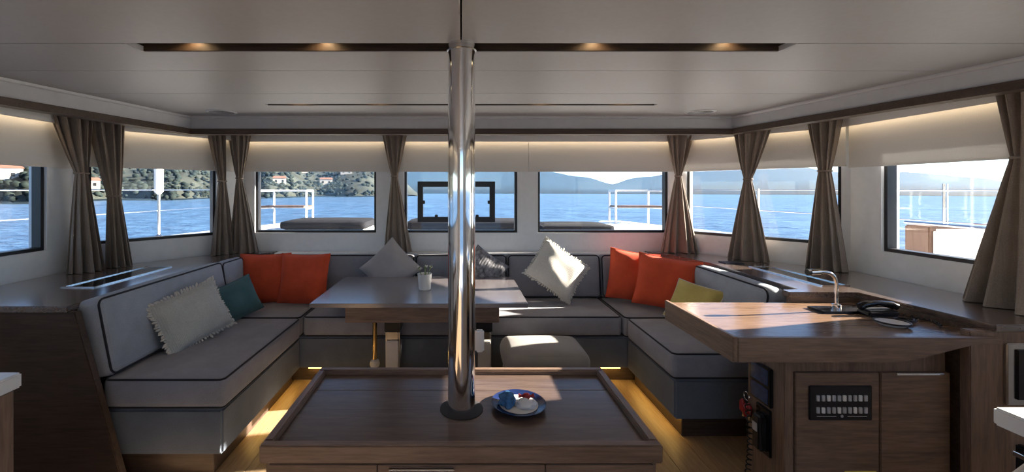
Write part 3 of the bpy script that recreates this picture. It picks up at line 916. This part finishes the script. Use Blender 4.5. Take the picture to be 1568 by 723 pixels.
# desk lamp
lx, ly = 1.93, 2.20
dlm = thing('desk_lamp', (lx, ly, ZD - .006), 'chrome gooseneck lamp with a dark base on the nav desk', 'lamp')
part('base', bbox(lx - .11, lx + .13, ly - .055, ly + .055, ZD - .006, ZD + .006, .004), 'black_gloss', dlm)
bm = BM(); lathe(bm, [(.02, 0), (.02, .022), (.012, .026)], (lx, ly, ZD + .006), 20)
part('collar', bm, 'chrome', dlm)
pts = [(lx, ly, ZD + .03), (lx, ly, ZD + .10)]
for k in range(9):
    a = R(k * 10)
    pts.append((lx - .06 * (1 - math.cos(a)), ly, ZD + .135 + .06 * math.sin(a)))
pts.append((lx - .09, ly, ZD + .1965))
bm = BM(); tube(bm, pts, .0085, 12)
part('neck', bm, 'chrome', dlm)
bm = BM(); tube(bm, [(lx - .085, ly, ZD + .196), (lx - .135, ly, ZD + .194)], .0155, 16)
hd = part('head', bm, 'chrome', dlm)
bm = BM(); tube(bm, [(lx - .135, ly, ZD + .194), (lx - .150, ly, ZD + .193)], .0165, 16)
part('cap', bm, 'black', hd)
# things on the desk
zd = ZD - .006
ph = thing('telephone', (2.07, 2.13, zd), 'black corded handset set on the nav desk behind the small dish', 'phone')
part('cradle', bbox(2.0, 2.15, 2.09, 2.17, zd, zd + .03, .008, 3), 'black', ph)
bm = BM(); tube(bm, [(1.985, 2.13, zd + .040), (2.01, 2.13, zd + .052), (2.075, 2.13, zd + .060), (2.14, 2.13, zd + .052), (2.165, 2.13, zd + .040)], [.018, .018, .012, .018, .018], 12)
part('handset', bm, 'black_gloss', ph)
pts = []
for q in range(90):
    u = q / 89; a = q * .7
    pts.append((2.155 + .05 * math.sin(u * 3.1) + .006 * math.cos(a), 2.12 - .20 * u, zd + .010 + .006 * math.sin(a)))
bm = BM(); tube(bm, pts, .003, 5)
part('cord', bm, 'black', ph)
ds = thing('dish', (1.985, 1.97, zd), 'small pale dish with a dark rim on the front of the nav desk', 'dish')
bm = BM(); lathe(bm, [(0, 0), (.045, 0), (.062, .012), (.064, .016), (.058, .015), (.042, .006), (0, .005)], (1.985, 1.97, zd), 28)
part('bowl', bm, 'paper', ds)
bm = BM(); tube(bm, [(1.985 + .063 * math.cos(a), 1.97 + .063 * math.sin(a), zd + .0165) for a in [k * math.pi / 16 for k in range(32)]], .004, 6, closed=True)
part('rim', bm, 'black', ds)
bm = BM(); pts = []
for q in range(70):
    a = q * .28; u = q / 69
    pts.append((2.085 + (.035 + .012 * math.sin(a * 1.7)) * math.cos(a), 2.01 + .03 * math.sin(a), zd + .006 + .012 * u))
tube(bm, pts, .0035, 5)
solo('cable', bm, 'black', 'loop of black cable on the nav desk beside the dish', 'cable')

# ------------------------------------------------------------------ galley counters in the foreground
def galley(s, x, y1, label):
    t = thing('galley_counter', (s * (x + .3), y1 - .45, 0), label, 'counter')
    xa, xb = (x, x + .62) if s > 0 else (-x - .62, -x)
    part('worktop', bbox(xa, xb, y1 - .9, y1, .855, .90, .006, 3), 'worktop_white', t)
    ia, ib = (xa + .02, xb) if s > 0 else (xa, xb - .006)
    part('body', bbox(ia, ib, y1 - .88, y1 - .02, .08, .854, .003), 'wood_z', t)
    part('plinth', bbox(ia + .05, ib - .05, y1 - .86, y1 - .05, 0, .079, .003), 'wood_dark_x', t)
    return t, (ia if s > 0 else ib)
gl, fx = galley(-1, 1.32, 1.29, 'white topped galley counter with wooden sides at the left edge')
part('sink', bbox(-1.86, -1.42, .75, 1.2, .9005, .903, .001, 1), 'black_gloss', gl, label='dark inset sink cover')
part('appliance', bbox(fx - .001, fx + .012, .50, 1.215, .58, .80, .003), 'white_plastic', gl, label='white appliance front')
part('door', bbox(fx - .001, fx + .010, .50, 1.215, .10, .57, .003), 'wood_dark_x', gl)
gr, fx = galley(1, 1.345, 1.085, 'white topped galley counter with a black oven at the right edge')
part('hob', bbox(1.40, 1.90, .40, 1.05, .9005, .905, .002, 1), 'black_gloss', gr, label='black glass hob')
ov = part('oven', bbox(fx - .014, fx + .002, .45, 1.045, .25, .83, .004), 'black_gloss', gr, label='black oven front')
part('oven_trim', bbox(fx - .018, fx - .014, .45, 1.045, .80, .812, .001, 1), 'chrome', ov)
bm = BM(); tube(bm, [(fx - .016, 1.02, .66), (fx - .045, 1.02, .68), (fx - .045, 1.02, .77), (fx - .016, 1.02, .79)], .006, 8)
part('handle', bm, 'chrome', ov)

# ------------------------------------------------------------------ curtains
def curtain(label, base, yaw, z0, z1, zw, wt, ww, wb, dt=0.0, db=0.0, depth=.03, folds=9, seed=0):
    """tied curtain: half widths at top, waist, bottom; dt/db shift top and bottom along the wall"""
    t = thing('curtain', (base[0], base[1], z0), label, 'curtain', 'tied curtains along the windows')
    t.rotation_euler = (0, 0, R(yaw))
    depth *= 1.25; folds += 3
    n, m_ = 108, 34
    bm = BM(); rings = []
    rr = random.Random(seed)
    ph = rr.uniform(0, 6)
    for j in range(m_ + 1):
        z = z0 + (z1 - z0) * j / m_
        if z > zw:
            u = (z - zw) / (z1 - zw); w = ww + (wt - ww) * u ** 0.85; off = dt * u
        else:
            u = (zw - z) / (zw - z0); w = ww + (wb - ww) * u ** 0.9; off = db * u
        d = depth * (0.55 + 0.45 * u)
        ring = []
        for k in range(n):
            a = 2 * math.pi * k / n
            f = math.sin(a * folds + ph + 0.5 * math.sin(u * 2.2 + seed)) * (0.25 + 0.55 * u)
            f += 0.18 * math.sin(a * 4 + seed * 2.1)
            x = w * math.copysign(abs(math.cos(a)) ** 0.85, math.cos(a))
            y = d * math.sin(a) * (1 + f)
            x *= 1 + 0.03 * math.sin(a * folds * 1.3 + seed)
            ring.append(bm.verts.new((x + off, y, z - z0)))
        rings.append(ring)
    for A, B in zip(rings, rings[1:]):
        for k in range(n):
            bm.faces.new((A[k], A[(k + 1) % n], B[(k + 1) % n], B[k]))
    bm.faces.new(rings[0][::-1]); bm.faces.new(rings[-1])
    part('cloth', bm, 'curtain', t, local=True)
    bm = BM()
    pts = [((ww + .004) * math.cos(a), depth * .62 * math.sin(a), zw - z0) for a in [2 * math.pi * k / 24 for k in range(24)]]
    tube(bm, pts, .007, 6, closed=True)
    part('tieback', bm, 'curtain', t, local=True)
DA = math.degrees(math.atan2(0.96, 0.73))
curtain('tied brown curtain nearest the left edge, on the corner post', (-2.60, 2.93), 60, .883, 1.955, 1.56, .115, .034, .105, -.055, .025, .040, seed=1)
curtain('narrow tied brown curtain second from the left edge', (-2.535, 3.125), DA, .883, 1.955, 1.40, .11, .040, .078, -.05, .03, .034, seed=2)
curtain('tied brown curtain at the left corner post, left one of its pair', (-2.085, 3.735), DA, .883, 1.955, 1.52, .075, .030, .10, -.05, 0.01, .03, seed=3)
curtain('tied brown curtain at the left corner post, right one of its pair', (-1.985, 3.83), 8, .883, 1.955, 1.55, .10, .024, .125, 0, .04, .03, seed=4)
curtain('tied brown curtain above the pale grey diamond pillow', (-.605, 3.89), 0, .883, 1.955, 1.57, .112, .026, .125, 0, .03, .03, seed=5)
curtain('tied brown curtain above the right pair of orange pillows', (1.955, 3.85), -8, .883, 1.955, 1.57, .115, .024, .155, .02, .01, .03, seed=6)
curtain('tied brown curtain in the middle of the angled right window', (2.30, 3.43), -DA, .883, 1.955, 1.53, .135, .026, .145, .03, .0, .032, seed=7)
curtain('tied brown curtain on the post above the desk lamp', (2.585, 3.04), -66, .883, 1.955, 1.58, .105, .036, .125, .0, .01, .036, seed=8)
curtain('broad tied brown curtain at the right edge', (2.63, 1.99), -90, .883, 1.955, 1.60, .11, .045, .20, .02, -.03, .05, folds=8, seed=9)

# ------------------------------------------------------------------ the boat outside
bm = BM()
for q_ in (1, -1):
    L_ = [(2.9, -5), (4.4, -5), (4.4, 4.9), (2.9, 3.05)]
    prism(bm, [(x * q_, y) for x, y in L_], .60, .80)
    prism(bm, [(x * q_, y) for x, y in [(2.9, 3.05), (4.4, 4.9), (4.1, 6.2), (2.1, 4.15)]], .60, .80)
    prism(bm, [(x * q_, y) for x, y in [(2.1, 4.15), (4.1, 6.2), (3.6, 7.8), (2.3, 7.5)]], .60, .80)
    prism(bm, [(x * q_, y) for x, y in [(2.3, 7.5), (3.6, 7.8), (3.3, 8.9), (2.9, 8.9)]], .60, .80)
prism(bm, [(-2.1, 4.15), (2.1, 4.15), (2.3, 7.5), (-2.3, 7.5)], .60, .80)
tag(solo('deck', bm, 'gelcoat', smooth=False), 'white deck of the boat outside the windows', 'deck', kind='structure')
bm = BM(); box(bm, -3.0, 3.0, -6, -2.73, -.1, -.02)
tag(solo('cockpit_floor', bm, 'gelcoat', smooth=False), 'white cockpit floor behind the saloon', 'floor', kind='structure')
def pad(c, h, label):
    t = thing('sun_pad', (c[0], c[1], .80), label, 'sun pad')
    b_ = soft_box(*h, .08, .02); b_.transform(Matrix.Translation(c))
    part('cushion', b_, 'pad_grey', t)
    part('base', bbox(c[0] - h[0] + .05, c[0] + h[0] - .05, c[1] - h[1] + .05, c[1] + h[1] - .05, .80, c[2] - h[2], .01), 'gelcoat', t)
pad((-2.1, 6.9, .90), (.66, .45, .065), 'dark grey sun pad on the deck outside the front window at left')
pad((.15, 6.9, .895), (1.0, .45, .065), 'dark grey sun pad on the deck outside the middle front window')
pad((1.75, 6.8, .86), (.55, .45, .045), 'low dark grey sun pad on the deck outside the front window at right')
def pulpit(s, label):
    cx = 3.45 * s
    t = thing('bow_seat', (cx, 8.4, .80), label, 'bow seat')
    P = [(cx - .52, 8.1), (cx + .52, 8.1), (cx + .40, 8.8), (cx - .40, 8.8)]
    for i, (x, y) in enumerate(P):
        bm = BM(); tube(bm, [(x, y, .70), (x, y, 1.42)], .022, 8)
        part('post', bm, 'gelcoat', t)
    for z in (1.42, 1.08):
        bm = BM(); tube(bm, [(*P[0], z), (*P[3], z), (*P[2], z), (*P[1], z)], .02, 8)
        part('rail', bm, 'gelcoat', t)
    for k in range(5):
        part('slat', bbox(cx - .44, cx + .44, 8.18 + k * .1, 8.27 + k * .1, 1.10, 1.13, .004), 'teak', t)
pulpit(-1, 'white bow rail with a wooden slatted seat outside at left')
pulpit(1, 'white bow rail with a dark slatted seat outside at right')
def stanchion(x, y, h, label):
    t = thing('stanchion', (x, y, .80), label, 'stanchion')
    bm = BM(); tube(bm, [(x, y, .80), (x, y, .80 + h)], .018, 8)
    part('post', bm, 'steel', t)
    bm = BM(); lathe(bm, [(.04, 0), (.04, .02), (.02, .04)], (x, y, .80), 12)
    part('foot', bm, 'steel', t)
    return t
st = stanchion(-4.1, 5.8, .78, 'steel stanchion with a white fender roll on the left side deck')
bm = BM(); lathe(bm, [(.02, 0), (.055, .04), (.055, .36), (.02, .40)], (-4.1, 5.8, 1.38), 14)
part('fender_roll', bm, 'gelcoat', st, label='white roll at the stanchion top')
stanchion(-4.3, 3.6, .66, 'steel stanchion outside the leftmost side window')
stanchion(4.3, 3.8, .70, 'steel stanchion beside the white locker on the right side deck')
stanchion(4.1, 5.9, .66, 'steel stanchion outside the angled right window')
for s, w in ((-1, 'left'), (1, 'right')):
    for z, q in ((1.44, 'upper'), (1.16, 'lower')):
        bm = BM(); tube(bm, [(s * 4.3, -4, z), (s * 4.3, 3.7, z), (s * 4.1, 5.85, z), (s * 3.95, 8.1, z)], .006, 6)
        solo('lifeline', bm, 'steel', '%s thin steel guard wire along the %s side deck' % (q, w), 'wire')
lk = thing('deck_locker', (4.0, 3.0, .80), 'white deck locker with a teak end on the right side deck', 'locker')
part('body', bbox(3.8, 4.22, 2.2, 3.46, .80, 1.13, .02, 3), 'gelcoat', lk)
part('teak_end', bbox(3.79, 4.23, 3.462, 3.66, .80, 1.15, .01), 'teak', lk)
bm = BM(); tube(bm, [(3.80, 2.2, 1.16), (3.80, 3.66, 1.17)], .012, 8)
part('rail', bm, 'steel', lk)
bm = BM(); tube(bm, [(-.05, 8.3, .70), (-.02, 8.0, 1.3), (.05, 7.4, 3.4)], .022, 8)
solo('forestay', bm, 'gelcoat', 'slanting white stay beyond the opening port', 'stay')
bm = BM(); tube(bm, [(-2.6, 8.2, .72), (2.6, 8.2, .72)], .07, 12)
solo('crossbeam', bm, 'gelcoat', 'white cross beam between the bows beyond the sun pads', 'beam')
bm = BM(); box(bm, -2.25, 2.25, 7.5, 8.15, .68, .70)
solo('trampoline', bm, 'pad_grey', 'dark net stretched ahead of the deck between the bows', 'net', smooth=False)

# ------------------------------------------------------------------ sea and land
ZSEA = -3.0
bm = BM()
bmesh.ops.create_circle(bm, cap_ends=True, segments=64, radius=9000)
bm.transform(Matrix.Translation((0, 0, ZSEA)))
o = solo('sea', bm, 'sea', kind='structure', smooth=False)
tag(o, 'blue rippled sea outside the windows', 'sea')
def land(name, a0, a1, r0, r1, hfun, na, nr, mat, label, z0=ZSEA):
    bm = BM(); rows = []
    for i in range(na + 1):
        az = R(a0 + (a1 - a0) * i / na)
        row = []
        for j in range(nr + 1):
            u = j / nr
            rs = r0(az) if callable(r0) else r0
            r = rs + (r1 - rs) * u
            h = hfun(math.degrees(az), u, r)
            row.append(bm.verts.new((r * math.sin(az), r * math.cos(az), z0 - .5 + h)))
        rows.append(row)
    for i in range(na):
        for j in range(nr):
            bm.faces.new((rows[i][j], rows[i + 1][j], rows[i + 1][j + 1], rows[i][j + 1]))
    o = solo(name, bm, mat, kind='structure', smooth='all')
    return tag(o, label, 'hill')
def shore(az):
    d = math.degrees(az)
    return 195 + max(0, d + 45) * 2.2 + 12 * math.sin(d * 0.6)
def h_left(az, u, r):
    base = 52 * min(1.0, u * 1.6) ** 0.8
    n = noise.fractal(Vector((az * .13, u * 4, 3)), 1.0, 2.0, 5) * 7 * min(1, u * 4)
    fade = min(1, max(0.0, (-6 - az) / 6))
    return (base + n) * fade + (1.2 if fade > 0 else 0)
land('hillside', -100, -5, shore, 620, h_left, 150, 24, 'hill', 'green scrubby hillside with houses across the water at left')
def h_far(az, u, r):
    # crest as seen from the saloon, in units of tan(elevation)
    def bump(c, w, t): return t * max(0.0, 1 - abs((az - c) / w)) ** 1.0
    t = 0.008
    t = max(t, bump(-2, 26, 0.080), bump(33, 17, 0.062), bump(46, 9, 0.030), bump(8, 16, 0.05))
    t += 0.006 * noise.fractal(Vector((az * .22, 1.5, u)), 1.0, 2.0, 5)
    return max(0.6, (t * r) * u ** 0.9 + 4.4 * u)
land('mountain', -20, 100, 430, 1900, h_far, 240, 20, 'far_hill', 'hazy blue mountains on the far shore at right')
# sea haze between the boat and the far shore
m, nt_, b_ = newmat('haze')
nt_.nodes.remove(b_)
vs_ = nt_.nodes.new('ShaderNodeVolumeScatter')
vs_.inputs['Color'].default_value = (0.20, 0.50, 1.0, 1)
vs_.inputs['Density'].default_value = 0.00038
vs_.inputs['Anisotropy'].default_value = 0.0
nt_.links.new(vs_.outputs[0], nt_.nodes['Material Output'].inputs['Volume'])
bm = BM(); box(bm, -700, 1100, 150, 800, ZSEA + .3, 90)
tag(solo('sea_haze', bm, 'haze', smooth=False), 'pale blue haze over the water towards the far shore', 'haze', kind='stuff')
# bushes on the slope (nobody could count them)
rr = random.Random(11)
bm = BM()
ico = BM(); bmesh.ops.create_icosphere(ico, subdivisions=1, radius=1)
iv = [v.co.copy() for v in ico.verts]; ifc = [[v.index for v in f.verts] for f in ico.faces]
ico.free()
for k in range(5200):
    az = rr.uniform(-62, -9); u = rr.random() ** 1.3
    if az > -16 and rr.random() < .4: continue
    r = shore(R(az)) + (620 - shore(R(az))) * u
    z = ZSEA - .5 + h_left(az, u, r)
    s = rr.uniform(0.6, 1.7) * (1 + u * .6)
    c = Vector((r * math.sin(R(az)), r * math.cos(R(az)), z + s * .3))
    vv = [bm.verts.new(c + Vector((p.x * s * rr.uniform(.8, 1.3), p.y * s, p.z * s * .85))) for p in iv]
    for f in ifc: bm.faces.new([vv[i] for i in f])
tag(solo('hillside_bushes', bm, 'foliage', smooth='all'), 'green bushes scattered over the hillside', 'bushes', kind='stuff')
hs_ = [(-47, .05, 9), (-44.5, .12, 8), (-41, .03, 6), (-29.5, .04, 7), (-26, .10, 7), (-23, .05, 6), (-20.5, .16, 8), (-17.5, .06, 7), (-15, .14, 7)]
hl = ['at the far left edge of the shore', 'up the slope at the left', 'low by the water right of the leftmost window post', 'by the water left of the bow rail', 'up the slope above the bow rail', 'by the water right of the bow rail', 'highest on the slope', 'by the water above the sun pad', 'rightmost on the hillside']
for (az, u, s), lb in zip(hs_, hl):
    r = shore(R(az)) + (620 - shore(R(az))) * u
    z = ZSEA - .5 + h_left(az, u, r) - .8
    x, y = r * math.sin(R(az)), r * math.cos(R(az))
    t = thing('house', (x, y, z), 'small pale house %s' % lb, 'house')
    t.rotation_euler = (0, 0, R(-az))
    w, d, h = s * .55, s * .4, s * .42
    bm = BM(); box(bm, -w, w, -d, d, 0, h + .8)
    part('walls', bm, 'house_wall', t, smooth=False, local=True)
    bm = BM()
    a = [bm.verts.new(p) for p in ((-w * 1.08, -d * 1.1, h + .8), (w * 1.08, -d * 1.1, h + .8), (w * 1.08, d * 1.1, h + .8), (-w * 1.08, d * 1.1, h + .8), (-w * .9, 0, h + 2.0), (w * .9, 0, h + 2.0))]
    for f in ((0, 1, 5, 4), (1, 2, 5), (2, 3, 4, 5), (3, 0, 4), (0, 3, 2, 1)): bm.faces.new([a[i] for i in f])
    part('roof', bm, 'house_roof', t, smooth=False, local=True)
    for k in (-1, 1):
        bm = BM(); box(bm, k * w * .5 - .5, k * w * .5 + .5, -d - .06, -d + .02, h * .45, h * .45 + 1.3)
        part('window', bm, 'black', t, smooth=False, local=True)
